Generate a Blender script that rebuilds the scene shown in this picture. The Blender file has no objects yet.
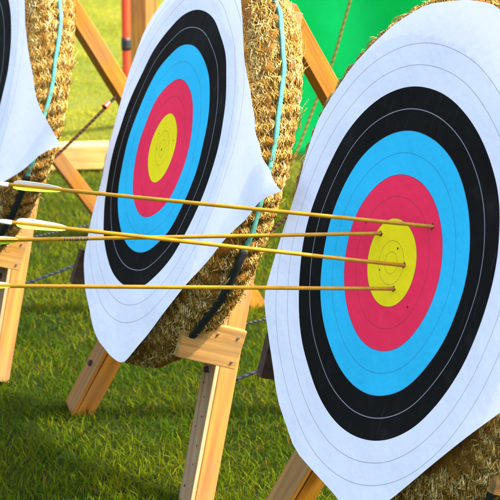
import bpy, bmesh, math, random
import numpy as np
from mathutils import Vector, Matrix, noise
random.seed(7); rng = np.random.default_rng(11)
sc = bpy.context.scene
COL = sc.collection
PI = math.pi

# ------------------------------------------------------------------ helpers
def nt_new(name):
    m = bpy.data.materials.new(name); m.use_nodes = True
    nt = m.node_tree; nt.nodes.clear()
    out = nt.nodes.new('ShaderNodeOutputMaterial')
    return m, nt, out
def nd(nt, typ, ins=None, **kw):
    n = nt.nodes.new(typ)
    for k, v in kw.items(): setattr(n, k, v)
    for k, v in (ins or {}).items():
        if isinstance(v, bpy.types.NodeSocket): nt.links.new(v, n.inputs[k])
        else: n.inputs[k].default_value = v
    return n
def ramp(nt, fac, stops, interp='LINEAR'):
    r = nt.nodes.new('ShaderNodeValToRGB'); cr = r.color_ramp; cr.interpolation = interp
    while len(cr.elements) < len(stops): cr.elements.new(0.5)
    for e, (p, c) in zip(cr.elements, stops):
        e.position = p; e.color = (c[0], c[1], c[2], 1)
    nt.links.new(fac, r.inputs[0]); return r.outputs[0]
def mixc(nt, f, a, b, mode='MIX'):
    n = nt.nodes.new('ShaderNodeMix'); n.data_type = 'RGBA'; n.blend_type = mode
    for s, v in ((n.inputs[0], f), (n.inputs[6], a), (n.inputs[7], b)):
        if isinstance(v, bpy.types.NodeSocket): nt.links.new(v, s)
        elif isinstance(v, (int, float)): s.default_value = v
        else: s.default_value = (v[0], v[1], v[2], 1)
    return n.outputs[2]
def math_(nt, op, a, b=0.0, clamp=False):
    n = nt.nodes.new('ShaderNodeMath'); n.operation = op; n.use_clamp = clamp
    for i, v in enumerate((a, b)):
        if isinstance(v, bpy.types.NodeSocket): nt.links.new(v, n.inputs[i])
        else: n.inputs[i].default_value = v
    return n.outputs[0]

def link(name, me, mat=None, parent=None, mats=None):
    o = bpy.data.objects.new(name, me); COL.objects.link(o)
    for m in (mats or ([mat] if mat else [])): me.materials.append(m)
    if parent is not None: o.parent = parent
    return o
def empty(name, label, cat, M=None, group=None):
    o = bpy.data.objects.new(name, None); COL.objects.link(o)
    o.empty_display_size = .1
    if M is not None: o.matrix_world = M
    o['label'] = label; o['category'] = cat
    if group: o['group'] = group
    return o
def bm_mesh(name, bm, smooth=False):
    me = bpy.data.meshes.new(name); bm.normal_update(); bm.to_mesh(me); bm.free()
    if smooth:
        for p in me.polygons: p.use_smooth = True
    return me
def np_mesh(name, V, F, nper, smooth=True, mat_idx=None):
    me = bpy.data.meshes.new(name)
    V = np.asarray(V, dtype=np.float32); F = np.asarray(F, dtype=np.int32)
    me.vertices.add(len(V)); me.vertices.foreach_set('co', V.ravel())
    me.loops.add(F.size); me.loops.foreach_set('vertex_index', F.ravel())
    n = len(F); me.polygons.add(n)
    me.polygons.foreach_set('loop_start', np.arange(n, dtype=np.int32) * nper)
    me.polygons.foreach_set('loop_total', np.full(n, nper, dtype=np.int32))
    if smooth: me.polygons.foreach_set('use_smooth', np.ones(n, dtype=bool))
    if mat_idx is not None: me.polygons.foreach_set('material_index', mat_idx.astype(np.int32))
    me.update(calc_edges=True); return me

def beam(name, p0, p1, w, d, face, mat, parent, seed=0, bev=.002, twist=0, mats=None, extra=None):
    """sawn timber from p0 to p1: w along (face x axis), d along face; grain coords stored in 'gr'."""
    p0 = Vector(p0); p1 = Vector(p1); ax = (p1 - p0); L = ax.length; ax.normalize()
    f = Vector(face); f = (f - ax * f.dot(ax)).normalized(); s = ax.cross(f)
    bm = bmesh.new()
    bmesh.ops.create_cube(bm, size=1)
    for v in bm.verts: v.co = Vector((v.co.x * L, v.co.y * w, v.co.z * d))
    n = max(2, int(L / .06))
    long_e = [e for e in bm.edges if abs((e.verts[0].co - e.verts[1].co).x) > L * .5]
    bmesh.ops.subdivide_edges(bm, edges=long_e, cuts=n, use_grid_fill=True)
    be = [e for e in bm.edges if e.is_manifold and e.calc_face_angle(0) > .5]
    bmesh.ops.bevel(bm, geom=be, offset=bev, segments=2, profile=.6, affect='EDGES')
    rr = random.Random(seed)
    ly = bm.verts.layers.float_vector.new('gr')
    o1, o2 = rr.uniform(0, 9), rr.uniform(0, 9)
    for v in bm.verts:
        v[ly] = v.co + Vector((o1, o2, rr.uniform(0, 0)))
        k = noise.noise(Vector((v.co.x * 7 + seed, v.co.y * 3, v.co.z * 3))) * .0012
        v.co.y += k; v.co.z += k * .6
    M = Matrix(((ax.x, s.x, f.x, (p0.x + p1.x) / 2), (ax.y, s.y, f.y, (p0.y + p1.y) / 2), (ax.z, s.z, f.z, (p0.z + p1.z) / 2), (0, 0, 0, 1)))
    if extra: extra(bm, L, w, d, ly)
    bm.transform(M)
    me = bm_mesh(name, bm)
    return link(name, me, mat, parent, mats)

def tube_arrays(pts, rad, seg=8, twist=0.0):
    pts = [Vector(p) for p in pts]; V = []; F = []
    n = len(pts); up = Vector((0, 0, 1))
    for i, p in enumerate(pts):
        t = (pts[min(i + 1, n - 1)] - pts[max(i - 1, 0)]).normalized()
        a = t.cross(up)
        if a.length < .1: a = t.cross(Vector((1, 0, 0)))
        a.normalize(); b = a.cross(t)
        r = rad(i / (n - 1)) if callable(rad) else rad
        for k in range(seg):
            an = 2 * PI * k / seg
            q = p + (a * math.cos(an) + b * math.sin(an)) * r
            V.append(q)
    for i in range(n - 1):
        for k in range(seg):
            k2 = (k + 1) % seg
            F.append((i * seg + k, i * seg + k2, (i + 1) * seg + k2, (i + 1) * seg + k))
    return V, F
def tube(name, pts, rad, mat, parent=None, seg=8, caps=True):
    V, F = tube_arrays(pts, rad, seg)
    if caps:
        F.append(tuple(range(seg))[::-1]); F.append(tuple(range(len(V) - seg, len(V))))
    me = bpy.data.meshes.new(name); me.from_pydata([tuple(v) for v in V], [], F); me.update()
    at = me.attributes.new('gr', 'FLOAT_VECTOR', 'POINT'); acc = 0; data = []
    for i in range(len(V) // seg):
        if i: acc += (Vector(pts[i]) - Vector(pts[i - 1])).length
        for k in range(seg): data += [acc, k / seg, 0]
    at.data.foreach_set('vector', data)
    for p in me.polygons: p.use_smooth = True
    return link(name, me, mat, parent)
def sag(p0, p1, s, n=24):
    p0 = Vector(p0); p1 = Vector(p1)
    return [p0.lerp(p1, i / n) - Vector((0, 0, s * 4 * (i / n) * (1 - i / n))) for i in range(n + 1)]

# ------------------------------------------------------------------ materials
def wood(name, light, dark, rough=.6, grain=1.0, knots=True, coat=0.0):
    m, nt, out = nt_new(name)
    at = nd(nt, 'ShaderNodeAttribute', attribute_name='gr').outputs['Vector']
    mp = nd(nt, 'ShaderNodeMapping', {'Vector': at, 'Scale': (1.6, 26, 26)}).outputs[0]
    w = nd(nt, 'ShaderNodeTexNoise', {'Vector': mp, 'Scale': 1.7, 'Detail': 5, 'Roughness': .62, 'Distortion': .7}).outputs['Fac']
    mp2 = nd(nt, 'ShaderNodeMapping', {'Vector': at, 'Scale': (6, 240, 240)}).outputs[0]
    fine = nd(nt, 'ShaderNodeTexNoise', {'Vector': mp2, 'Scale': 1.5, 'Detail': 3}).outputs['Fac']
    wv = nd(nt, 'ShaderNodeTexWave', {'Vector': nd(nt, 'ShaderNodeMapping', {'Vector': at, 'Scale': (.7, 16, 9)}).outputs[0],
            'Scale': 1.6, 'Distortion': 5.0, 'Detail': 2.0, 'Detail Scale': .6}, wave_type='BANDS', bands_direction='DIAGONAL').outputs['Fac']
    c = mixc(nt, ramp(nt, w, [(.36, (0, 0, 0)), (.66, (1, 1, 1))]), dark, light)
    c = mixc(nt, math_(nt, 'MULTIPLY', math_(nt, 'POWER', wv, 3), .38 * grain), c, [x * .5 for x in dark])
    c = mixc(nt, math_(nt, 'MULTIPLY', ramp(nt, fine, [(.42, (1, 1, 1)), (.58, (0, 0, 0))]), .16), c, [x * .45 for x in dark])
    if knots:
        kp = nd(nt, 'ShaderNodeMapping', {'Vector': at, 'Scale': (5, 11, 11)}).outputs[0]
        v = nd(nt, 'ShaderNodeTexVoronoi', {'Vector': kp, 'Scale': .55}).outputs['Distance']
        k = ramp(nt, v, [(.05, (1, 1, 1)), (.13, (0, 0, 0))])
        c = mixc(nt, math_(nt, 'MULTIPLY', k, .8), c, [x * .28 for x in dark])
    big = nd(nt, 'ShaderNodeTexNoise', {'Vector': at, 'Scale': 7.0, 'Detail': 4}).outputs['Fac']
    c = mixc(nt, ramp(nt, big, [(.45, (0, 0, 0)), (.72, (.4, .4, .4))]), c, (.16, .12, .07))
    b = nd(nt, 'ShaderNodeBump', {'Strength': .35, 'Distance': .002, 'Height': math_(nt, 'ADD', w, math_(nt, 'MULTIPLY', fine, .6))}).outputs[0]
    bs = nd(nt, 'ShaderNodeBsdfPrincipled', {'Base Color': c, 'Roughness': rough, 'Normal': b, 'Coat Weight': coat, 'Coat Roughness': .35})
    bs.inputs['Specular IOR Level'].default_value = .3
    nt.links.new(bs.outputs[0], out.inputs[0]); return m
PINE = wood('pine_yellow', (.32, .15, .014), (.22, .09, .007))
PINE2 = wood('pine_pale', (.48, .26, .055), (.30, .14, .022), knots=True)
GREYED = wood('pine_weathered', (.44, .25, .11), (.31, .17, .065), rough=.8, knots=False)
STAIN = wood('timber_orange_stain', (.46, .20, .014), (.31, .115, .007), rough=.45, coat=.15)
BROWN = wood('timber_brown_stain', (.38, .155, .014), (.25, .09, .007), rough=.55)
SHADEW = wood('timber_shaded', (.09, .045, .02), (.045, .02, .012), rough=.8)  # shade of the far plates and ledges put into the wood colour

def plain(name, col, rough=.5, metal=0.0, noise_amt=.25, scale=40, trans=0.0, spec=.5):
    m, nt, out = nt_new(name)
    tc = nd(nt, 'ShaderNodeTexCoord').outputs['Object']
    n = nd(nt, 'ShaderNodeTexNoise', {'Vector': tc, 'Scale': scale, 'Detail': 4}).outputs['Fac']
    c = mixc(nt, math_(nt, 'MULTIPLY', ramp(nt, n, [(.35, (0, 0, 0)), (.7, (1, 1, 1))]), noise_amt), col, [x * .5 for x in col])
    b = nd(nt, 'ShaderNodeBsdfPrincipled', {'Base Color': c, 'Roughness': rough, 'Metallic': metal})
    b.inputs['Specular IOR Level'].default_value = spec
    sh = b.outputs[0]
    if trans:
        t = nd(nt, 'ShaderNodeBsdfTranslucent', {'Color': c}).outputs[0]
        mx = nd(nt, 'ShaderNodeMixShader', {0: trans}); nt.links.new(sh, mx.inputs[1]); nt.links.new(t, mx.inputs[2]); sh = mx.outputs[0]
    nt.links.new(sh, out.inputs[0]); return m
STEEL = plain('steel', (.32, .31, .30), .4, .9, .4, 120)
RUST = plain('rusty_bolt', (.06, .035, .025), .7, .3, .5, 300)
HOLE = plain('hole_dark', (.012, .009, .007), .95, spec=.1)
SHAFT = plain('shaft_gold', (.47, .225, .006), .42, .1, .45, 45, spec=.3)
CREST = plain('crest_dark', (.05, .03, .02), .5)
COLLAR = plain('collar', (.40, .15, .01), .5)
VANE_G = plain('vane_lime', (.42, .62, .008), .5, 0, .15, 90, trans=.2)
VANE_W = plain('vane_white', (.60, .59, .55), .5, 0, .15, 90, trans=.15)
NOCK = plain('nock_white', (.85, .85, .82), .35)
NOCKG = plain('nock_lime', (.62, .82, .05), .35)
TEAL = plain('strap_teal', (.075, .27, .22), .8, 0, .75, 200, spec=.15)
STRAPB = plain('strap_black', (.014, .017, .015), .7, 0, .5, 200, spec=.2)
RED = plain('red_paint', (.75, .06, .015), .4, 0, .2, 20)
BLACK = plain('black_band', (.02, .018, .016), .5)

def rope_mat(name, a, b, freq=70):
    m, nt, out = nt_new(name)
    at = nd(nt, 'ShaderNodeAttribute', attribute_name='gr').outputs['Vector']
    x = nd(nt, 'ShaderNodeSeparateXYZ', {0: at})
    s = math_(nt, 'SINE', math_(nt, 'ADD', math_(nt, 'MULTIPLY', x.outputs[0], freq * 2 * PI), math_(nt, 'MULTIPLY', x.outputs[1], 4 * PI)))
    f = math_(nt, 'MULTIPLY_ADD', s, .5); f.node.inputs[2].default_value = .5
    c = mixc(nt, f, a, b)
    bp = nd(nt, 'ShaderNodeBump', {'Strength': .8, 'Distance': .003, 'Height': f}).outputs[0]
    bs = nd(nt, 'ShaderNodeBsdfPrincipled', {'Base Color': c, 'Roughness': .85, 'Normal': bp}); bs.inputs['Specular IOR Level'].default_value = .08
    nt.links.new(bs.outputs[0], out.inputs[0]); return m
ROPE_BROWN = rope_mat('rope_brown', (.018, .009, .005), (.045, .020, .010))
ROPE_BLACK = rope_mat('rope_black', (.012, .014, .018), (.05, .055, .06))
ROPE_GREY = rope_mat('rope_bluegrey', (.010, .014, .018), (.022, .030, .038), 45)
ROPE_TAN = rope_mat('rope_tan', (.07, .04, .008), (.15, .09, .02), 40)

# straw: per-strand tint in 'tint'
def straw_mat():
    m, nt, out = nt_new('straw')
    t = nd(nt, 'ShaderNodeAttribute', attribute_name='tint').outputs['Fac']
    tc = nd(nt, 'ShaderNodeTexCoord').outputs['Object']
    n = nd(nt, 'ShaderNodeTexNoise', {'Vector': tc, 'Scale': 22.0, 'Detail': 4}).outputs['Fac']
    c = ramp(nt, t, [(0, (.055, .025, .004)), (.35, (.34, .155, .008)), (.66, (.74, .47, .09)), (1, (1.0, .86, .45))])
    c = mixc(nt, ramp(nt, n, [(.40, (0, 0, 0)), (.75, (.6, .6, .6))]), c, (.19, .08, .005))
    fn = nd(nt, 'ShaderNodeTexNoise', {'Vector': tc, 'Scale': 260.0, 'Detail': 3}).outputs['Fac']
    c = mixc(nt, ramp(nt, fn, [(.40, (.6, .6, .6)), (.60, (0, 0, 0))]), c, (.07, .035, .006))
    bp = nd(nt, 'ShaderNodeBump', {'Strength': .8, 'Distance': .004, 'Height': fn}).outputs[0]
    bs = nd(nt, 'ShaderNodeBsdfPrincipled', {'Base Color': c, 'Roughness': .65, 'Normal': bp})
    bs.inputs['Specular IOR Level'].default_value = .12
    nt.links.new(bs.outputs[0], out.inputs[0]); return m
STRAW = straw_mat()

def face_mat():
    m, nt, out = nt_new('target_face_print')
    uv = nd(nt, 'ShaderNodeUVMap', uv_map='flat').outputs[0]
    sx = nd(nt, 'ShaderNodeSeparateXYZ', {0: uv})
    # slight print wobble of the stretched paper
    wob = nd(nt, 'ShaderNodeTexNoise', {'Vector': uv, 'Scale': 3.5, 'Detail': 2}).outputs['Fac']
    r = nd(nt, 'ShaderNodeVectorMath', {0: uv}, operation='LENGTH').outputs['Value']
    r = math_(nt, 'ADD', r, math_(nt, 'MULTIPLY', math_(nt, 'SUBTRACT', wob, .5), .006))
    rs = math_(nt, 'MULTIPLY', r, 1 / .5)
    W = (.82, .785, .80); K = (.008, .007, .006); B = (.03, .50, .73); Rr = (.97, .032, .085); Y = (.98, .73, .010)
    base = ramp(nt, rs, [(0, Y), (.16, Rr), (.32, B), (.48, K), (.64, W)], 'CONSTANT')
    def ring(r0, hw):
        d = math_(nt, 'ABSOLUTE', math_(nt, 'SUBTRACT', r, r0))
        return math_(nt, 'SUBTRACT', 1.0, math_(nt, 'DIVIDE', d, hw), True)
    def acc(lst, hw):
        a = None
        for q in lst:
            x = ring(q, hw); a = x if a is None else math_(nt, 'MAXIMUM', a, x)
        return a
    dark = acc([.02, .04, .08, .12, .16, .20, .24], .0011)
    base = mixc(nt, math_(nt, 'MULTIPLY', dark, .62), base, (.05, .04, .05))
    base = mixc(nt, math_(nt, 'MULTIPLY', acc([.36, .40], .0011), .75), base, (.12, .12, .13))
    base = mixc(nt, math_(nt, 'MULTIPLY', acc([.28], .0012), .5), base, (.72, .73, .75))
    # scuffs and dirt
    n1 = nd(nt, 'ShaderNodeTexNoise', {'Vector': uv, 'Scale': 9.0, 'Detail': 6, 'Roughness': .7}).outputs['Fac']
    base = mixc(nt, ramp(nt, n1, [(.54, (0, 0, 0)), (.8, (.035, .035, .035))]), base, (.40, .38, .34))
    n3 = nd(nt, 'ShaderNodeTexNoise', {'Vector': nd(nt, 'ShaderNodeMapping', {'Vector': uv, 'Scale': (60, 3, 1), 'Rotation': (0, 0, .5)}).outputs[0], 'Scale': 3.0, 'Detail': 3}).outputs['Fac']
    base = mixc(nt, ramp(nt, n3, [(.64, (0, 0, 0)), (.72, (.025, .025, .025))]), base, (.5, .48, .45))
    n2 = nd(nt, 'ShaderNodeTexNoise', {'Vector': uv, 'Scale': 4.0, 'Detail': 5, 'Roughness': .6}).outputs['Fac']
    # long soft folds of the rolled sheet
    fold = nd(nt, 'ShaderNodeTexWave', {'Vector': nd(nt, 'ShaderNodeMapping', {'Vector': uv, 'Rotation': (0, 0, .9)}).outputs[0],
              'Scale': 1.3, 'Distortion': 3.0, 'Detail': 3.0, 'Detail Scale': 1.5}).outputs['Fac']
    h = math_(nt, 'ADD', math_(nt, 'MULTIPLY', n2, .9), math_(nt, 'MULTIPLY', fold, .25))
    fine = nd(nt, 'ShaderNodeTexNoise', {'Vector': uv, 'Scale': 60.0, 'Detail': 3}).outputs['Fac']
    h = math_(nt, 'ADD', h, math_(nt, 'MULTIPLY', fine, .03))
    bp = nd(nt, 'ShaderNodeBump', {'Strength': .7, 'Distance': .017, 'Height': h}).outputs[0]
    bs = nd(nt, 'ShaderNodeBsdfPrincipled', {'Base Color': base, 'Roughness': .75, 'Normal': bp})
    bs.inputs['Specular IOR Level'].default_value = .04
    t = nd(nt, 'ShaderNodeBsdfTranslucent', {'Color': base}).outputs[0]
    mx = nd(nt, 'ShaderNodeMixShader', {0: .08}); nt.links.new(bs.outputs[0], mx.inputs[1]); nt.links.new(t, mx.inputs[2])
    nt.links.new(mx.outputs[0], out.inputs[0]); return m
FACE = face_mat()

def sheet_mat():
    m, nt, out = nt_new('green_sheet')
    tc = nd(nt, 'ShaderNodeTexCoord').outputs['Object']
    n = nd(nt, 'ShaderNodeTexNoise', {'Vector': tc, 'Scale': 1.6, 'Detail': 6, 'Roughness': .6}).outputs['Fac']
    c = mixc(nt, ramp(nt, n, [(.35, (0, 0, 0)), (.7, (1, 1, 1))]), (.003, .60, .16), (.005, .76, .23))
    w = nd(nt, 'ShaderNodeTexWave', {'Vector': tc, 'Scale': 55.0, 'Distortion': .5}, bands_direction='Z').outputs['Fac']
    w2 = nd(nt, 'ShaderNodeTexWave', {'Vector': tc, 'Scale': 55.0, 'Distortion': .5}, bands_direction='X').outputs['Fac']
    h = math_(nt, 'ADD', math_(nt, 'MULTIPLY', math_(nt, 'ADD', w, w2), .04), n)
    bp = nd(nt, 'ShaderNodeBump', {'Strength': .6, 'Distance': .03, 'Height': h}).outputs[0]
    bs = nd(nt, 'ShaderNodeBsdfPrincipled', {'Base Color': c, 'Roughness': .6, 'Normal': bp})
    bs.inputs['Specular IOR Level'].default_value = .2
    t = nd(nt, 'ShaderNodeBsdfTranslucent', {'Color': c, 'Normal': bp}).outputs[0]
    mx = nd(nt, 'ShaderNodeMixShader', {0: .6}); nt.links.new(bs.outputs[0], mx.inputs[1]); nt.links.new(t, mx.inputs[2])
    nt.links.new(mx.outputs[0], out.inputs[0]); return m
SHEET = sheet_mat()

# ------------------------------------------------------------------ camera
HC = 1.65; F_PX = 2000.0; PITCH = math.atan(526 / 2000)
cam = bpy.data.cameras.new('camera'); co = bpy.data.objects.new('camera', cam); COL.objects.link(co); sc.camera = co
co.location = (0, 0, HC); co.rotation_euler = (PI / 2 - PITCH, 0, 0)
cam.sensor_width = 36; cam.lens = 36 * F_PX / 500; cam.clip_end = 2000; cam.clip_start = .1
cam.dof.use_dof = True; cam.dof.focus_distance = 3.75; cam.dof.aperture_fstop = 15
# ------------------------------------------------------------------ targets
TG = {  # centre of the face, heading, lean
    'R': dict(C=(.257, 3.476, HC - .939), az=26.4, lean=14.7),
    'M': dict(C=(-.194, 4.400, HC - .922), az=20.3, lean=18.7),
    'L': dict(C=(-.763, 5.232, HC - .946), az=25.0, lean=18.5),
}
def frame(k):
    t = TG[k]; a = math.radians(t['az']); l = math.radians(t['lean'])
    u = Vector((math.sin(a), -math.cos(a), 0)); nh = Vector((-math.cos(a), -math.sin(a), 0))
    n = nh * math.cos(l) + Vector((0, 0, math.sin(l))); v = n.cross(u)
    return Vector(t['C']) - n * .009, u, v, n
def fmat(C, u, v, n):
    return Matrix(((u.x, v.x, n.x, C.x), (u.y, v.y, n.y, C.y), (u.z, v.z, n.z, C.z), (0, 0, 0, 1)))

BASE = .46   # empty sits at the lowest point of the boss
def make_boss(parent, R, T, cu, cv, seed, n_str=36000):
    """straw disc: coiled, stitched core with loose strands over rim, front and back; local (u, v, n)"""
    rs = np.random.default_rng(seed)
    nth = 420
    rr = .075
    sec = [(0.0, 0.0), (.12, 0), (.24, 0), (R - rr - .04, 0)]
    for b in np.linspace(90, -90, 25):
        c = abs(math.cos(math.radians(b))) ** .95; s = math.sin(math.radians(b)); s = math.copysign(abs(s) ** .95, s)
        sec.append((R - rr + rr * c, -T / 2 + T / 2 * s))
    sec += [(.25, -T), (0.0, -T)]
    th = np.linspace(0, 2 * PI, nth, endpoint=False)
    V = np.zeros((len(sec), nth, 3)); tint = np.zeros((len(sec), nth))
    for i, (r, z) in enumerate(sec):
        rim = 1.0 if r > R - rr - .005 else 0.0
        ph = 40 * th + z * 34 + .8 * np.sin(5 * th + seed)
        d = rim * (.0115 * (np.abs(np.sin(ph)) - .5) + .004 * np.sin(z * 120 + 2 * np.sin(7 * th)))
        nz = np.array([noise.noise(Vector((math.cos(a) * 30, math.sin(a) * 30, z * 60 + seed))) for a in th])
        wob = .009 * np.sin(2 * th + seed) + .005 * np.sin(5 * th + 2 * seed)
        rad = r + (d + nz * .006 + wob) * (rim if r > .1 else 0)
        V[i, :, 0] = cu + rad * np.cos(th); V[i, :, 1] = cv + rad * np.sin(th) + BASE; V[i, :, 2] = z + 0 * th
        tint[i] = .12 + .2 * nz - .12 * rim * (np.abs(np.sin(ph)) < .3)
    ns = len(sec); idx = np.arange(ns * nth).reshape(ns, nth)
    a = idx[:-1]; b = idx[1:]
    F = np.stack([a, b, np.roll(b, -1, 1), np.roll(a, -1, 1)], -1).reshape(-1, 4)
    V = V.reshape(-1, 3); tint = tint.ravel()
    # strands
    n = n_str
    th0 = rs.uniform(0, 2 * PI, n); be = rs.uniform(-82, 88, n) * PI / 180
    stray = rs.random(n) < .025
    dirang = rs.normal(.6, .30, n) * np.where(rs.random(n) < .72, 1, -.5)   # angle off the circumferential direction
    Ls = rs.uniform(.012, .042, n) * np.where(stray, 1.2, 1); wd = rs.uniform(.0005, .0013, n)
    front = rs.random(n) < .26; rf = rs.uniform(.33, R - rr + .030, n)
    pts = []
    K = 4
    for j in range(K):
        s = (j / (K - 1) - .5) * Ls
        thj = th0 + s * np.cos(dirang) / R; bj = be + s * np.sin(dirang) / (T * .55)
        c = np.abs(np.cos(bj)) ** .95; sn = np.sign(np.sin(bj)) * np.abs(np.sin(bj)) ** .95
        ph = 40 * thj
        z = -T / 2 + T / 2 * sn
        ph = 40 * thj + z * 34 + .8 * np.sin(5 * thj + seed)
        wob = .009 * np.sin(2 * thj + seed) + .005 * np.sin(5 * thj + 2 * seed)
        lift = .0010 + .0035 * np.sin(PI * j / (K - 1)) * rs.uniform(.2, 1, n) + np.where(stray, (j / (K - 1)) ** 1.3 * rs.uniform(.004, .020, n), 0)
        r = R - rr + (rr + 0) * c + .0115 * (np.abs(np.sin(ph)) - .5) + wob + lift * c
        r = np.where(front, rf + s * np.sin(dirang) + 0 * r, r); z = np.where(front, -.0005 - 3.2 * np.maximum(0, rf - R + rr) ** 1.5 + .002 * np.sin(PI * j / (K - 1)), z)
        z = z + np.where(front, 0, lift) * sn * np.where(sn > 0, .0, 1)
        z = np.where(front, z, np.minimum(z, -.001))
        pts.append(np.stack([cu + r * np.cos(thj), cv + r * np.sin(thj) + BASE, z], -1))
    P = np.stack(pts, 1)                       # n,K,3
    tan = P[:, 1:] - P[:, :-1]; tan = np.concatenate([tan, tan[:, -1:]], 1); tan /= np.linalg.norm(tan, axis=2, keepdims=True) + 1e-9
    rnd = rs.normal(size=(n, 1, 3)); side = np.cross(tan, rnd); side /= np.linalg.norm(side, axis=2, keepdims=True) + 1e-9
    up = np.cross(tan, side)
    w = wd[:, None, None] * np.array([.6, 1, 1, .5])[None, :, None]
    tri = np.stack([P + side * w, P - side * w * .5 + up * w * .8, P - side * w * .5 - up * w * .8], 2)   # n,K,3sides,3
    SV = tri.reshape(-1, 3); base = len(V) + np.arange(n)[:, None, None] * K * 3
    k = np.arange(K - 1)[None, :, None] * 3; q = np.arange(3)[None, None, :]; q2 = (q + 1) % 3
    SF = np.stack(np.broadcast_arrays(base + k + q, base + k + q2, base + k + 3 + q2, base + k + 3 + q), -1).reshape(-1, 4)
    st = np.repeat(np.clip(rs.normal(.58, .24, n), 0, 1), K * 3)
    me = np_mesh('straw_boss', np.concatenate([V, SV]), np.concatenate([F, SF]), 4)
    at = me.attributes.new('tint', 'FLOAT', 'POINT'); at.data.foreach_set('value', np.concatenate([tint, st]).astype(np.float32))
    return link('straw_boss', me, STRAW, parent)

def star_radius(poly, th):
    best = None; d = (math.cos(th), math.sin(th)); n = len(poly)
    for i in range(n):
        x1, y1 = poly[i]; x2, y2 = poly[(i + 1) % n]
        ex, ey = x2 - x1, y2 - y1; den = d[0] * ey - d[1] * ex
        if abs(den) < 1e-9: continue
        t = (x1 * ey - y1 * ex) / den; s = (x1 * d[1] - y1 * d[0]) / den
        if t > 0 and -1e-6 <= s <= 1 + 1e-6: best = t if best is None else max(best, t)
    return best
def soften(poly):
    out = []; n = len(poly)
    for i in range(n):
        a, b, c = (Vector(poly[(i + k) % n]) for k in (-1, 0, 1))
        ang = (b - a).angle(c - b)
        if ang > 1.0 and b.x > .4: out.append(tuple(b)); continue
        for t in (.34, .12): out.append(tuple(b.lerp(a, t)))
        for t in (.12, .34): out.append(tuple(b.lerp(c, t)))
    cen = []
    for i in range(len(out)):
        a, b, c = (Vector(out[(i + k) % len(out)]) for k in (-1, 0, 1))
        cen.append(tuple(b) if (b - a).angle(c - b) > .9 else tuple(b * .6 + a * .2 + c * .2))
    return cen
def make_face(parent, poly, bulge, holes, seed, flat_scale=1.0):
    poly = soften(poly)
    nth, nr = 360, 46
    # angles incl. the exact corners so edges stay straight
    ths = sorted(set([round(i * 2 * PI / nth, 5) for i in range(nth)] + [round(math.atan2(y, x) % (2 * PI), 5) for x, y in poly]))
    nth = len(ths); V = [(0, BASE, bulge(0, 0) + .009)]; UV = [(0, 0)]
    for j in range(1, nr + 1):
        for th in ths:
            r = star_radius(poly, th) * j / nr; x = r * math.cos(th); y = r * math.sin(th)
            V.append((x, y + BASE, bulge(x, y) + .009)); UV.append((x * flat_scale, y * flat_scale))
    F = [(0, 1 + i, 1 + (i + 1) % nth) for i in range(nth)]
    for j in range(nr - 1):
        a = 1 + j * nth
        for i in range(nth):
            k = (i + 1) % nth; F.append((a + i, a + nth + i, a + nth + k, a + k))
    nface = len(F)
    for hx, hy, hr in holes:
        b = len(V)
        for k in range(7):
            an = 2 * PI * k / 7; rr = hr * (1 + .35 * math.sin(k * 2.3 + hx * 90)); x = hx + rr * math.cos(an); y = hy + rr * math.sin(an)
            V.append((x, y + BASE, bulge(x, y) + .0102)); UV.append((x, y))
        F.append(tuple(range(b, b + 7)))
    me = bpy.data.meshes.new('paper_face'); me.from_pydata(V, [], F); me.update()
    ul = me.uv_layers.new(name='flat')
    for l in me.loops: ul.data[l.index].uv = UV[l.vertex_index]
    for i, p in enumerate(me.polygons):
        p.use_smooth = True
        if i >= nface: p.material_index = 1
    o = link('paper_face', me, None, parent, [FACE, HOLE])
    return o
def band(name, parent, R, cu, cv, seed, n0, a0, a1, hw, mat):
    V = []; F = []; N = max(12, int(abs(a1 - a0) * 1.5))
    for i in range(N):
        th = math.radians(a0 + (a1 - a0) * i / (N - 1))
        zc = n0 + .005 * math.sin(3 * th + seed) + .0015 * math.sin(17 * th)
        wob = .009 * math.sin(2 * th + seed) + .005 * math.sin(5 * th + 2 * seed)
        rad = R + wob + .0090 + .0009 * math.sin(40 * th); tw = .0007 * math.sin(23 * th + seed)
        for dz, dr in ((-hw, tw), (-hw * .5, .0012), (hw * .5, .0012), (hw, -tw), (hw, -.006), (-hw, -.006)):
            V.append((cu + (rad + dr) * math.cos(th), cv + (rad + dr) * math.sin(th) + BASE, zc + dz))
    for i in range(N - 1):
        for k in range(6): F.append((i * 6 + k, i * 6 + (k + 1) % 6, (i + 1) * 6 + (k + 1) % 6, (i + 1) * 6 + k))
    F += [tuple(range(6))[::-1], tuple(range(len(V) - 6, len(V)))]
    me = bpy.data.meshes.new(name); me.from_pydata(V, [], F); me.update()
    for p in me.polygons: p.use_smooth = len(p.vertices) == 4
    return link(name, me, mat, parent)
def make_strap(parent, R, T, cu, cv, seed, n0=-.06, buckle=-58):
    band('binding_cord', parent, R, cu, cv, seed, n0, -14, 215, .0048, TEAL)
    o = band('black_strap', parent, R + .001, cu, cv, seed, n0, buckle, -12, .0080, STRAPB)
    th = math.radians(buckle); bm = bmesh.new(); rad = R + .015
    c = Vector((cu + rad * math.cos(th), cv + rad * math.sin(th) + BASE, n0)); t = Vector((-math.sin(th), math.cos(th), 0)); z = Vector((0, 0, 1)); r = t.cross(z)
    for (a, b, w, h) in ((-.010, 0, .002, .022), (.010, 0, .002, .022), (0, .010, .022, .003), (0, -.010, .022, .003), (0, 0, .002, .020)):
        M = Matrix.Translation(c + t * a + z * b) @ Matrix(((t.x, z.x, r.x, 0), (t.y, z.y, r.y, 0), (t.z, z.z, r.z, 0), (0, 0, 0, 1))) @ Matrix.Diagonal((w, h, .004, 1))
        bmesh.ops.create_cube(bm, size=1, matrix=M)
    link('buckle', bm_mesh('buckle', bm), STEEL, o)

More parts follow.
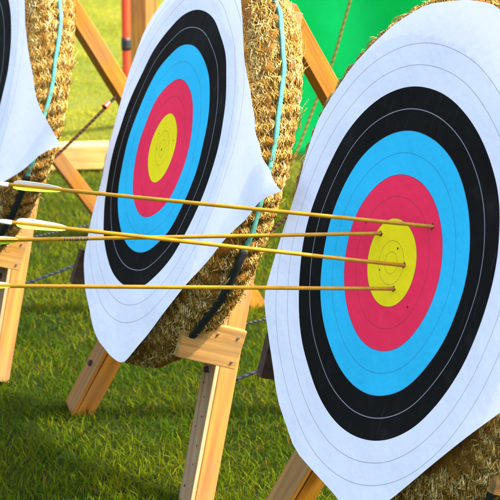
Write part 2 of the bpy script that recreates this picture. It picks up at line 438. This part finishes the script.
PAPER_M = [(.684, .053), (.555, .102), (.43, .168), (.306, .257), (.192, .373), (.04, .485), (-.10, .49), (-.287, .31), (-.366, .23), (-.375, .1), (-.369, .011), (-.352, -.09), (-.334, -.147), (-.312, -.256), (-.282, -.337),
           (-.195, -.402), (-.10, -.446), (-.02, -.468), (.06, -.474), (.135, -.470), (.172, -.460), (.26, -.371), (.468, -.133), (.553, -.045)]
PAPER_R = [(.60, .0), (.50, .10), (.40, .25), (.27, .42), (.132, .49), (.038, .488), (-.086, .465), (-.186, .413), (-.293, .321), (-.378, .208), (-.392, .13), (-.397, .037), (-.411, -.083), (-.415, -.17), (-.357, -.243),
           (-.273, -.342), (-.168, -.409), (.033, -.438), (.10, -.452), (.140, -.437), (.214, -.369), (.315, -.267), (.422, -.166)]
PAPER_L = [(.745, 0), (.62, .05), (.50, .10), (.40, .18), (.343, .221), (.27, .289), (.10, .46), (-.10, .48), (-.287, .31), (-.37, .2), (-.375, 0), (-.33, -.15), (-.28, -.337),
           (-.195, -.402), (.0, -.447), (.12, -.46), (.25, -.345), (.456, -.154), (.612, -.071)]
def bulge_m(x, y):
    r = math.hypot(x, y); th = math.atan2(y, x)
    d = .003 + .006 * math.sin(2.3 * x * 4 + 1) * math.sin(3 * y * 2.2 + .4) * (.2 + r) + .010 * max(0, (x * .6 - y * .8)) ** 1.5
    d += .0035 * noise.noise(Vector((x * 9, y * 9, 3)))
    if r > .42:                                # the loose right corner waves off the straw
        q = (r - .42); wgt = max(0, math.cos(th - .05))
        d += wgt * (.05 * q * math.sin(9 * y + 14 * x) + 0.034 * q * math.sin(33 * (y + .3 * x)) + .016 * q * math.sin(61 * (x - .5 * y) + 1) - .12 * q * q)
    return d
def bulge_r(x, y):
    r = math.hypot(x, y)
    d = .004 + .055 * max(0, (x * .62 - y * .78)) ** 1.5 * (r / .4) + .005 * math.sin(7 * x + 2) * math.sin(6 * y)
    d += .003 * noise.noise(Vector((x * 8, y * 8, 7)))
    return d
def bulge_l(x, y):
    r = math.hypot(x, y); th = math.atan2(y, x)
    d = .003 + .006 * math.sin(8 * x) * math.sin(7 * y + 1) * (.2 + r) + .0035 * noise.noise(Vector((x * 9, y * 9, 13)))
    if r > .42:
        q = (r - .42); wgt = max(0, math.cos(th))
        d += wgt * (.05 * q * math.sin(11 * y + 12 * x) + .02 * q * math.sin(29 * (y - .4 * x)) - .12 * q * q)
    return d
SPEC = {
    'R': dict(label='nearest round straw archery target, four arrows stuck in its coloured paper face', poly=PAPER_R, bulge=bulge_r, boss=(.470, .125, .008, .026, 3), buckle=-48,
              holes=[(.103, .091, .0052), (-.052, .043, .0050), (.043, .006, .0052), (.027, -.041, .0050), (.012, .03, .0020), (-.03, -.02, .0017), (.085, -.06, .0017), (-.11, .05, .0015)], strapn=-.058),  # first four: torn arrow holes, dark discs also painting contact shade round the shafts
    'M': dict(label='round straw archery target behind the arrow shafts, gold centre pierced by a small hole', poly=PAPER_M, bulge=bulge_m, boss=(.452, .125, .0, -.02, 5), buckle=-48,
              holes=[(.0, -.003, .0028), (-.047, .026, .0016), (-.033, -.008, .0016), (.06, .03, .0017), (-.165, .085, .0016), (-.105, .09, .0016), (-.15, -.02, .0016), (.075, .27, .0022), (.01, -.155, .0014)], strapn=-.058),
    'L': dict(label='farthest straw archery target, cut by the left edge of the photo', poly=PAPER_L, bulge=bulge_l, boss=(.452, .125, .0, -.02, 8), buckle=-50,
              holes=[(.21, .1, .0018), (.3, .02, .0015)], strapn=-.058),
}
for k, s in SPEC.items():
    C, u, v, n = frame(k)
    e = empty('archery_target', s['label'], 'archery target', fmat(C - v * BASE, u, v, n), 'straw archery targets in a row')
    R, T, cu, cv, sd = s['boss']
    make_boss(e, R, T, cu, cv, sd)
    make_face(e, s['poly'], s['bulge'], s['holes'], sd)
    make_strap(e, R, T, cu, cv, sd, s['strapn'], s['buckle'])

# ------------------------------------------------------------------ stands
def disc_part(name, c, axis, r, h, mat, parent, seg=10):
    bm = bmesh.new(); ax = Vector(axis).normalized()
    M = Matrix.Translation(Vector(c)) @ ax.to_track_quat('Z', 'Y').to_matrix().to_4x4()
    bmesh.ops.create_cone(bm, cap_ends=True, segments=seg, radius1=r, radius2=r * .82, depth=h, matrix=M)
    return link(name, bm_mesh(name, bm), mat, parent)
def holes_extra(bm, L, w, d, ly):
    """rows of pre-drilled holes down the strip: shallow dark discs, material slot 1"""
    rr = random.Random(int(L * 1000))
    x = -L * .46
    while x < L * .46:
        r = rr.uniform(.0016, .0027); y = rr.choice((-.010, .006, .014)) + rr.uniform(-.004, .004)
        vs = [bm.verts.new((x + r * 1.2 * math.cos(a), y + r * math.sin(a), d / 2 + .0016)) for a in [2 * PI * q / 8 for q in range(8)]]
        f = bm.faces.new(vs); f.material_index = 1
        x += rr.uniform(.022, .05)
def make_stand(k, label, su=0.0, dv=0.0, fs=.31, pn=.092, pf=.105, colours=None, ropes=True, rear=(.338, .228, .58), seed=1, boss=True):
    t = TG[k]; C, u, v, n = frame(k); a = math.radians(t['az']); l = math.radians(t['lean']); H = C.z
    M = Matrix(((u.x, math.cos(a), 0, C.x), (u.y, math.sin(a), 0, C.y), (0, 0, 1, 0), (0, 0, 0, 1)))
    e = empty('target_stand', label, 'target stand', M, 'wooden tripod stands of the targets')
    def P(pu, pv, pn): return Vector((pu, pv * math.sin(l) - pn * math.cos(l), H + pv * math.cos(l) + pn * math.sin(l)))
    vn = P(0, 0, 1) - P(0, 0, 0); vv = P(0, 1, 0) - P(0, 0, 0)
    nl = -.19; fv = (-H - .01 - nl * math.sin(l)) / math.cos(l)
    c_near, c_far, c_rear = colours or (PINE, STAIN, STAIN)
    ap = .50
    def legu(sgn, pv): return su - .03 + sgn * (.39 if sgn > 0 else fs) * (ap - pv) / (ap + .70)
    for sgn, mat, strip in ((1, c_near, GREYED), (-1, c_far, c_far)):
        p0 = P(legu(sgn, fv), fv, nl - .006); p1 = P(legu(sgn, ap - (.13 if sgn > 0 else .16)), ap - (.13 if sgn > 0 else .16), nl - .006 - (0 if sgn > 0 else .05))
        if sgn < 0: p0 = P(legu(sgn, fv) , fv - .02, nl + .058)
        leg = beam('leg', p0, p1, .070, .044, vn, mat, e, seed=seed * 10 + sgn)
        q0 = P(legu(sgn, fv), fv - (0 if sgn > 0 else .02), nl + (.0215 if sgn > 0 else .0855)); q1 = P(legu(sgn, .34 if sgn > 0 else .30), .34 if sgn > 0 else .30, nl + (.0215 if sgn > 0 else -.010))
        beam('front_strip', q0, q1, .070, .009, vn, strip, leg, seed=seed * 10 + 5 + sgn, mats=[strip, HOLE], extra=holes_extra if sgn > 0 else None, bev=.001)
        bv = -.425
        if sgn < 0: bv = -.60
        disc_part('bolt', P(legu(sgn, bv) - (.006 if sgn > 0 else 0), bv, nl + (.0285 if sgn > 0 else .0285 + .052)), vn, .0085, .009, RUST, leg, 6 if sgn > 0 else 14)
    # rear leg
    y0, z0, sl = rear
    def rp(z): return Vector((su + 0.0, y0 + sl * (z0 - z), H + z))
    rd = rp(0) - rp(1); fn = Vector((0, -rd.z, rd.y)).normalized(); fn = Vector((0, 1, .58)).normalized()
    rl = beam('leg', rp(.30), rp(-H - .01), .072, .045, (0, .865, .5), c_rear, e, seed=seed * 10 + 7)
    # top cross piece that ties the legs together
    beam('cross_piece', P(su - .20, .31, nl - .062), P(su - .05, .31, nl - .062), .05, .03, vn, BROWN, e, seed=seed + 50)
    beam('backing_board', P(su - .20, .10, nl + .0435), P(su + .18, .10, nl + .0435), .09, .034, vn, PINE2, e, seed=seed + 60)
    # ledges with side plates that carry the boss
    for sgn in (1, -1):
        pu = legu(sgn, -.35) + sgn * (pn if sgn > 0 else pf)
        top = -.300 + dv - (.035 if sgn < 0 else 0); nf = -.036 if sgn > 0 else -.012; nb = -.176 if sgn > 0 else -.17
        mt = PINE2 if sgn > 0 else SHADEW  # far side painted darker, as it lies in shade
        plate = beam('side_plate', P(pu, top - .044, nb), P(pu, top - .044, nf), .088, .022, (sgn, 0, 0), mt, e, seed=seed * 7 + sgn)
        ui, uo = sorted((pu - sgn * .0125, pu - sgn * (.10 if sgn > 0 else .12)))
        beam('ledge', P((ui + uo) / 2, top - .068, -.166), P((ui + uo) / 2, top - .068, -.085), uo - ui, .026, vv, mt, e, seed=seed * 7 + 3 + sgn)
        if sgn > 0:
            for (sv, sn) in ((top - .018, -.160), (top - .073, -.162), (top - .02, -.112)):
                disc_part('screw', P(pu + .0125, sv, sn), (1, 0, 0), .0032, .003, STEEL, plate, 10)
    def rpt(z, dx=0): q = rp(z); return Vector((q.x + dx, q.y - .0, q.z))
    if ropes:
        # cords that stop the legs spreading: front near leg to rear leg
        hi = P(legu(1, -.14) + .0, -.14, nl - .03)
        tube('rope', sag(hi, rpt(-.03, .02), .006), .0042, ROPE_BROWN, e)
        disc_part('red_clip', Vector(hi).lerp(rpt(-.03, .02), .80), (rpt(-.03) - hi), .0085, .022, RED, e)
        tube('rope', sag(P(legu(1, -.43) + .03, -.43, nl - .02), rpt(-.40, .02), .01), .0042, ROPE_GREY, e)
        tube('rope', sag(P(legu(1, -.30) + .03, -.315, nl - .01), rpt(-.36, .02), .006), .0026, ROPE_BLACK, e)
    return e
make_stand('R', 'wooden tripod stand under the nearest target, cut by the right and bottom edges', su=.045, dv=.09, fs=.46, pf=.10, seed=1, colours=(PINE, STAIN, STAIN))
make_stand('M', 'wooden tripod stand with a drilled grey strip down its near leg, behind the arrow shafts', su=-.05, pn=.122, seed=2, colours=(PINE, BROWN, STAIN))
make_stand('L', 'wooden tripod stand under the farthest target, its near leg at the left edge', su=-.07, seed=3, colours=(PINE, STAIN, STAIN), rear=(.310, .228, .61))

# a further stand whose rear leg shows between the left target and the next
Cl, ul_, vl, nl_ = frame('L')
TG['X'] = dict(C=(Cl.x - .52, Cl.y + .93, Cl.z), az=22, lean=18.5)
make_stand('X', 'empty farther wooden stand, only its olive brown rear leg seen left of the pierced target', su=0, seed=4, colours=(BROWN, BROWN, BROWN), ropes=False, rear=(.227, .228, .70))

# ------------------------------------------------------------------ arrows
def at_px(x, y, dep):
    F = Vector((0, math.cos(PITCH), -math.sin(PITCH))); U = Vector((0, math.sin(PITCH), math.cos(PITCH)))
    return Vector((0, 0, HC)) + F * dep + Vector((1, 0, 0)) * ((x - 250) / F_PX * dep) + U * ((250 - y) / F_PX * dep)
def lathe(name, prof, mat, parent, seg=16, x0=0):
    V = []; F = []
    for x, r in prof:
        for k in range(seg): V.append((x, r * math.cos(2 * PI * k / seg), r * math.sin(2 * PI * k / seg)))
    for i in range(len(prof) - 1):
        for k in range(seg):
            k2 = (k + 1) % seg; F.append((i * seg + k, (i + 1) * seg + k, (i + 1) * seg + k2, i * seg + k2))
    F.append(tuple(range(seg))); F.append(tuple(range(len(V) - seg, len(V)))[::-1])
    me = bpy.data.meshes.new(name); me.from_pydata(V, [], F); me.update()
    for p in me.polygons: p.use_smooth = len(p.vertices) == 4
    return link(name, me, mat, parent)
CR, uR, vR, nR = frame('R')
def make_arrow(label, tip_uv, nock_px, L, roll, nockm, crest=None, vanes=(VANE_W, VANE_G, VANE_G)):
    tip = CR + uR * tip_uv[0] + vR * tip_uv[1] + nR * (bulge_r(*tip_uv) + .009)
    lo, hi = 2.4, 3.5
    for _ in range(60):
        mid = (lo + hi) / 2
        if (at_px(nock_px[0], nock_px[1], mid) - tip).length > L: lo = mid
        else: hi = mid
    nk = at_px(nock_px[0], nock_px[1], hi)
    x = (tip - nk).normalized(); z = Vector((0, 0, 1)); z = (z - x * z.dot(x)).normalized(); y = z.cross(x)
    e = empty('arrow', label, 'arrow', Matrix(((x.x, y.x, z.x, tip.x), (x.y, y.y, z.y, tip.y), (x.z, y.z, z.z, tip.z), (0, 0, 0, 1))), 'arrows stuck in the nearest target')
    r = .0035
    lathe('shaft', [(-L + .012, r), (.02, r), (.05, r)], SHAFT, e)
    lathe('point', [(.05, r * 1.02), (.062, r * .9), (.075, .0004)], STEEL, e)
    lathe('collar', [(-.014, r * 1.0), (-.0135, r * 1.05), (.004, r * 1.05), (.005, r)], COLLAR, e)
    nkp = lathe('nock', [(-L + .014, r * 1.1), (-L + .004, r * 1.12), (-L - .002, r * .95), (-L - .009, r * .8)], nockm, e)
    for sy in (1, -1):     # the two ears of the nock
        bm = bmesh.new(); bmesh.ops.create_cube(bm, size=1, matrix=Matrix.Translation((-L - .012, sy * .0019, 0)) @ Matrix.Diagonal((.008, .0014, .004, 1)))
        link('nock_ear', bm_mesh('nock_ear', bm), nockm, nkp)
    for i in range(3):
        an = roll + i * 2 * PI / 3
        prof = [(-L + .022, .0), (-L + .024, .0035), (-L + .030, .0058), (-L + .045, .0064), (-L + .065, .0056), (-L + .085, .0042), (-L + .100, .0024), (-L + .108, 0)]
        V = []; F = []
        for s in (-.0004, .0004):
            for q, h in prof:
                for rr_ in (r * .9, r + h):
                    cx = q; tw = .25 * (q + L) / .1
                    ca, sa = math.cos(an + tw * .3), math.sin(an + tw * .3)
                    V.append((cx, rr_ * ca - s * sa, rr_ * sa + s * ca))
        n2 = len(prof) * 2
        for j in range(len(prof) - 1):
            a = j * 2
            F += [(a, a + 1, a + 3, a + 2), (n2 + a, n2 + a + 2, n2 + a + 3, n2 + a + 1), (a + 1, n2 + a + 1, n2 + a + 3, a + 3)]
        me = bpy.data.meshes.new('vane'); me.from_pydata(V, [], F); me.update()
        link('vane', me, vanes[i], e)
    if crest:
        c0, c1 = crest; bm = bmesh.new(); rg = random.Random(3); x_ = c0
        while x_ < c1:
            wv_ = rg.uniform(.0015, .004)
            bmesh.ops.create_cone(bm, cap_ends=False, segments=14, radius1=r + .00025, radius2=r + .00025, depth=wv_, matrix=Matrix.Translation((x_, 0, 0)) @ Matrix.Rotation(PI / 2, 4, 'Y'))
            x_ += wv_ + rg.uniform(.001, .004)
        link('crest_band', bm_mesh('crest_band', bm), CREST, e)
    return e
make_arrow('topmost arrow, stuck farthest right, in the red ring', (.103, .091), (-8, 183), .76, PI / 2 + .1, NOCK)
make_arrow('arrow stuck in the top edge of the gold, dark marks round its shaft', (-.052, .043), (-58, 241), .765, PI / 2 - 1.0, NOCKG, crest=(-.575, -.530))
make_arrow('arrow stuck nearest the centre of the gold, white nock in view', (.043, .006), (3, 221.5), .735, PI / 2 + .15, NOCK)
make_arrow('lowest arrow, stuck level in the lower gold', (.027, -.041), (-54, 285.5), .80, PI / 2 - .2, NOCK)

# ------------------------------------------------------------------ background things
# green sheet
def make_sheet():
    e = empty('green_windbreak', 'bright green fabric sheet hung as a backdrop behind the nearest target', 'fabric backdrop', Matrix.Translation((1.9, 7.60, 0)))
    nx, nz = 170, 90; V = []; F = []
    for j in range(nz + 1):
        for i in range(nx + 1):
            s = i / nx; h = j / nz
            x = -1.775 + 4.4 * s; z = .015 + 2.5 * h - .06 * math.sin(PI * ((s * 3) % 1)) * h
            edge = math.exp(-s * 16)
            y = .075 * math.sin(s * 21 + 2.2 * h) * (.5 + .6 * (1 - h)) + .10 * edge * math.sin(h * 9 + 1) + .045 * noise.noise(Vector((s * 14, h * 5, 2))) + .03 * math.sin(s * 60 + h * 12) * (1 - h) ** 2
            x += edge * (.05 * math.sin(h * 10 + .6) + .03 * h)
            V.append((x, y + .25 * s, z))
    for j in range(nz):
        for i in range(nx):
            a = j * (nx + 1) + i; F.append((a, a + 1, a + nx + 2, a + nx + 1))
    me = bpy.data.meshes.new('sheet'); me.from_pydata(V, [], F); me.update()
    for p in me.polygons: p.use_smooth = True
    o = link('sheet', me, SHEET, e); m = o.modifiers.new('t', 'SOLIDIFY'); m.thickness = .0015
    for x in (-1.45, 0, 1.35, 2.6):
        tube('pole', [(x, .16 + .25 * (x + 1.7) / 4.4, -.1 + .28 * i) for i in range(11)], .016, STEEL, e, 12)
    tube('top_rope', [(-1.75 + .2 * i, .03 + .0114 * i, 2.52) for i in range(24)], .005, ROPE_TAN, e)
    return e
make_sheet()
g0 = at_px(352, -6, 7.36); g1 = at_px(333, 60, 7.33); g2 = at_px(318, 96, 7.31); g3 = at_px(302, 138, 7.26); g4 = at_px(281, 190, 7.18)
def bez(ps, n=50):
    out = []
    for i in range(n + 1):
        t = i / n * (len(ps) - 1); k = min(int(t), len(ps) - 2); f = t - k
        a = ps[max(k - 1, 0)]; b = ps[k]; c = ps[k + 1]; d = ps[min(k + 2, len(ps) - 1)]
        out.append(.5 * ((2 * b) + (c - a) * f + (2 * a - 5 * b + 4 * c - d) * f * f + (3 * b - a - 3 * c + d) * f ** 3))
    return out
ge = empty('guy_rope', 'tan guy rope slanting down in front of the green sheet to the grass', 'rope', Matrix.Translation((g4.x - .03, g4.y - .05, 0)))
gl = ge.matrix_world.inverted()
ptop = g0 + (g0 - g1) * 4.5; ptop.z = min(ptop.z, 2.5)
ro = tube('rope_line', [gl @ q for q in bez([ptop, g0, g1, g2, g3, g4, Vector((g4.x - .03, g4.y - .05, .03))], 90)], .0045, ROPE_TAN, ge)
tube('peg', [(0, 0, -.08), (0.003, .004, .02), (.006, .008, .07)], .006, STEEL, ge)

# timber post on a foot beam, behind the targets
px_, py_ = -.413, 7.72
pe = empty('timber_post', 'upright orange timber post on a pale foot beam lying on the grass', 'post', Matrix.Translation((px_, py_, 0)))
beam('post', (0, .0, 0), (0, .0, 2.3), .082, .082, (-.52, -.85, 0), wood('post_orange', (.62, .33, .05), (.42, .2, .03)), pe, seed=31)
beam('foot_beam', (-1.1, -.30, .05), (.35, -.145, .05), .10, .09, (0, 0, 1), wood('beam_pale', (.82, .52, .16), (.66, .40, .10)), pe, seed=32)
beam('brace', (0, .05, .9), (.0, .75, .02), .05, .04, (1, 0, 0), STAIN, pe, seed=33)
# red pole with dark band
re = empty('red_pole', 'thin red pole with a dark band, left of the orange timber post', 'pole', Matrix.Translation((-.475, 7.62, 0)))
tube('pole_tube', [(0, 0, -.05 + i * .2) for i in range(12)], .0165, RED, re, 16)
tube('band', [(0, 0, .44 + i * .012) for i in range(5)], .019, BLACK, re, 16)

# ------------------------------------------------------------------ ground
def ground_mat():
    m, nt, out = nt_new('field_turf')
    tc = nd(nt, 'ShaderNodeTexCoord').outputs['Object']
    xy = nd(nt, 'ShaderNodeSeparateXYZ', {0: tc})
    n1 = nd(nt, 'ShaderNodeTexNoise', {'Vector': nd(nt, 'ShaderNodeMapping', {'Vector': tc, 'Scale': (1, 1.2, 1)}).outputs[0], 'Scale': 2.2, 'Detail': 8, 'Roughness': .65}).outputs['Fac']
    n2 = nd(nt, 'ShaderNodeTexNoise', {'Vector': tc, 'Scale': 60.0, 'Detail': 6, 'Roughness': .7}).outputs['Fac']
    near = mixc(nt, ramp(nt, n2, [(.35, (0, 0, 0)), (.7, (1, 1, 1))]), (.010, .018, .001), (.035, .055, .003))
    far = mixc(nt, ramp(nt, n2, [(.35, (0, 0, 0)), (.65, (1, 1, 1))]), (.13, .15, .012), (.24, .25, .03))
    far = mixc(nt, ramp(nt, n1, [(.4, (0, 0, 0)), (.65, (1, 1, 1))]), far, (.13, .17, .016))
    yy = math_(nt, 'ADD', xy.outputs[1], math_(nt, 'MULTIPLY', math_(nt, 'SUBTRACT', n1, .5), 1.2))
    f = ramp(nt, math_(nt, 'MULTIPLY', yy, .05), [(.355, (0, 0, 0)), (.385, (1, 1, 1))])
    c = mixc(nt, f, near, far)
    bp = nd(nt, 'ShaderNodeBump', {'Strength': .9, 'Distance': .03, 'Height': n2}).outputs[0]
    bs = nd(nt, 'ShaderNodeBsdfPrincipled', {'Base Color': c, 'Roughness': .9, 'Normal': bp}); bs.inputs['Specular IOR Level'].default_value = .1
    nt.links.new(bs.outputs[0], out.inputs[0]); return m
def make_ground():
    xs = np.concatenate([np.linspace(-600, -8, 12), np.linspace(-7, 7, 90), np.linspace(8, 600, 12)])
    ys = np.concatenate([np.linspace(-600, 0, 12), np.linspace(.5, 16, 110), np.linspace(18, 900, 14)])
    X, Y = np.meshgrid(xs, ys); Z = np.zeros_like(X)
    for j in range(Z.shape[0]):
        for i in range(Z.shape[1]):
            if abs(X[j, i]) < 9 and 0 < Y[j, i] < 18: Z[j, i] = -.012 + .012 * noise.noise(Vector((X[j, i] * 2.1, Y[j, i] * 2.1, 0)))
    V = np.stack([X, Y, Z], -1).reshape(-1, 3); idx = np.arange(X.size).reshape(X.shape)
    F = np.stack([idx[:-1, :-1], idx[:-1, 1:], idx[1:, 1:], idx[1:, :-1]], -1).reshape(-1, 4)
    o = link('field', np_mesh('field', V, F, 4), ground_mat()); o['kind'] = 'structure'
make_ground()

def grass_mat():
    m, nt, out = nt_new('grass_blades')
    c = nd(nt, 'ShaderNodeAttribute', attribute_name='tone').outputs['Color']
    bs = nd(nt, 'ShaderNodeBsdfPrincipled', {'Base Color': c, 'Roughness': .6}); bs.inputs['Specular IOR Level'].default_value = .03
    t = nd(nt, 'ShaderNodeBsdfTranslucent', {'Color': c}).outputs[0]
    mx = nd(nt, 'ShaderNodeMixShader', {0: .35}); nt.links.new(bs.outputs[0], mx.inputs[1]); nt.links.new(t, mx.inputs[2])
    nt.links.new(mx.outputs[0], out.inputs[0]); return m
def fractal(x, y, s, seed):
    """cheap smooth value noise on arrays"""
    r = np.random.default_rng(seed); G = r.random((128, 128)); tot = 0; amp = 1; den = 0
    for o in range(4):
        u = x * s * 2 ** o + 17.3 * o; v = y * s * 2 ** o + 5.1 * o
        i = np.floor(u).astype(int); j = np.floor(v).astype(int); fu = u - i; fv = v - j
        fu = fu * fu * (3 - 2 * fu); fv = fv * fv * (3 - 2 * fv)
        g = lambda a, b: G[a % 128, b % 128]
        tot = tot + amp * ((g(i, j) * (1 - fu) + g(i + 1, j) * fu) * (1 - fv) + (g(i, j + 1) * (1 - fu) + g(i + 1, j + 1) * fu) * fv)
        den += amp; amp *= .55
    return tot / den
def make_grass():
    N = 520000
    # denser close to the camera axis
    y = 2.7 + 11.5 * rng.random(N) ** 1.35
    half = .145 * y + .55
    x = rng.uniform(-1, 1, N) * half * np.where(rng.random(N) < .22, 2.2, 1)
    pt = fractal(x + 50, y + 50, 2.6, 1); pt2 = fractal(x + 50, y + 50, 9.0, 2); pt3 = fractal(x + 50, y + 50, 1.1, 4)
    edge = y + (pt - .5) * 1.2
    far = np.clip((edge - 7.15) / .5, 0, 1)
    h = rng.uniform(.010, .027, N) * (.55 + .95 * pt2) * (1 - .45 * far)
    w = rng.uniform(.0007, .0015, N) * (1 + .35 * far)
    an = rng.uniform(0, 2 * PI, N); lean = rng.uniform(.15, 1.5, N); tw = rng.uniform(0, 2 * PI, N)
    dx, dy = np.cos(an), np.sin(an); sx, sy = np.cos(tw), np.sin(tw)
    z0 = np.full(N, -.014)
    P = []
    for t, ww in ((0, 1), (.45, .85), (1, .08)):
        bend = lean * t ** 1.6 * h
        zz = z0 + .004 + h * t * np.cos(lean * .5 * t)
        for s in (-1, 1):
            P.append(np.stack([x + dx * bend + s * sx * w * ww, y + dy * bend + s * sy * w * ww, zz], -1))
    V = np.stack(P, 1).reshape(-1, 3); b = np.arange(N)[:, None] * 6
    F = np.concatenate([b + np.array([0, 1, 3, 2]), b + np.array([2, 3, 5, 4])], 0)
    me = np_mesh('lawn_grass', V, F, 4)
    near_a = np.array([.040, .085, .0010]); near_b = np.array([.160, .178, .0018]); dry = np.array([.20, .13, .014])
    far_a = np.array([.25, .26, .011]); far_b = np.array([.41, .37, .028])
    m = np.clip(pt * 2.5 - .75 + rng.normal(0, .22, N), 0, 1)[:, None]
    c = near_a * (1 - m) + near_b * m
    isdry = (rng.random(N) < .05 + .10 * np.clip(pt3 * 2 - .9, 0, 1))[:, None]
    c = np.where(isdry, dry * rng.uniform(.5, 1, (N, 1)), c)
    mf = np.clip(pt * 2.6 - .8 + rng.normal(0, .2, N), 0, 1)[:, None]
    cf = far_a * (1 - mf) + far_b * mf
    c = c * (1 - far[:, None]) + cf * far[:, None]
    c = np.clip(c * rng.uniform(.75, 1.2, (N, 1)), 0, 1)
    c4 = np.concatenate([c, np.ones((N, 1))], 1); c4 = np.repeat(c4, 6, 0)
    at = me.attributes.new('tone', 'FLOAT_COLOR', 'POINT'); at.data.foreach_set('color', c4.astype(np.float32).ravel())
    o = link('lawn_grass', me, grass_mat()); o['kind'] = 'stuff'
    o['label'] = 'short grass of the archery field'; o['category'] = 'grass'
make_grass()

# ------------------------------------------------------------------ light
EL, AZ = 48.0, -8.0     # sun height; heading from +X towards +Y
w = bpy.data.worlds.new('World'); sc.world = w; w.use_nodes = True
nt = w.node_tree; nt.nodes.clear()
sky = nt.nodes.new('ShaderNodeTexSky'); sky.sky_type = 'NISHITA'; sky.sun_disc = False; sky.dust_density = 4.0; sky.ozone_density = .3; sky.air_density = .9
sky.sun_elevation = math.radians(EL); sky.sun_rotation = math.radians(90 - AZ)
bg = nt.nodes.new('ShaderNodeBackground'); bg.inputs[1].default_value = .15
ow = nt.nodes.new('ShaderNodeOutputWorld'); nt.links.new(sky.outputs[0], bg.inputs[0]); nt.links.new(bg.outputs[0], ow.inputs[0])
sl = bpy.data.lights.new('sun', 'SUN'); sl.energy = 2.3; sl.angle = math.radians(.5); sl.color = (1, .95, .86)
so = bpy.data.objects.new('sun', sl); COL.objects.link(so)
d = Vector((math.cos(math.radians(AZ)) * math.cos(math.radians(EL)), math.sin(math.radians(AZ)) * math.cos(math.radians(EL)), math.sin(math.radians(EL))))
so.rotation_euler = d.to_track_quat('Z', 'Y').to_euler(); so.location = (3, 1, 6)
sc.view_settings.view_transform = 'Standard'; sc.view_settings.look = 'None'
sc.view_settings.exposure = 2.33; sc.view_settings.gamma = 1; sc.view_settings.use_curve_mapping = False
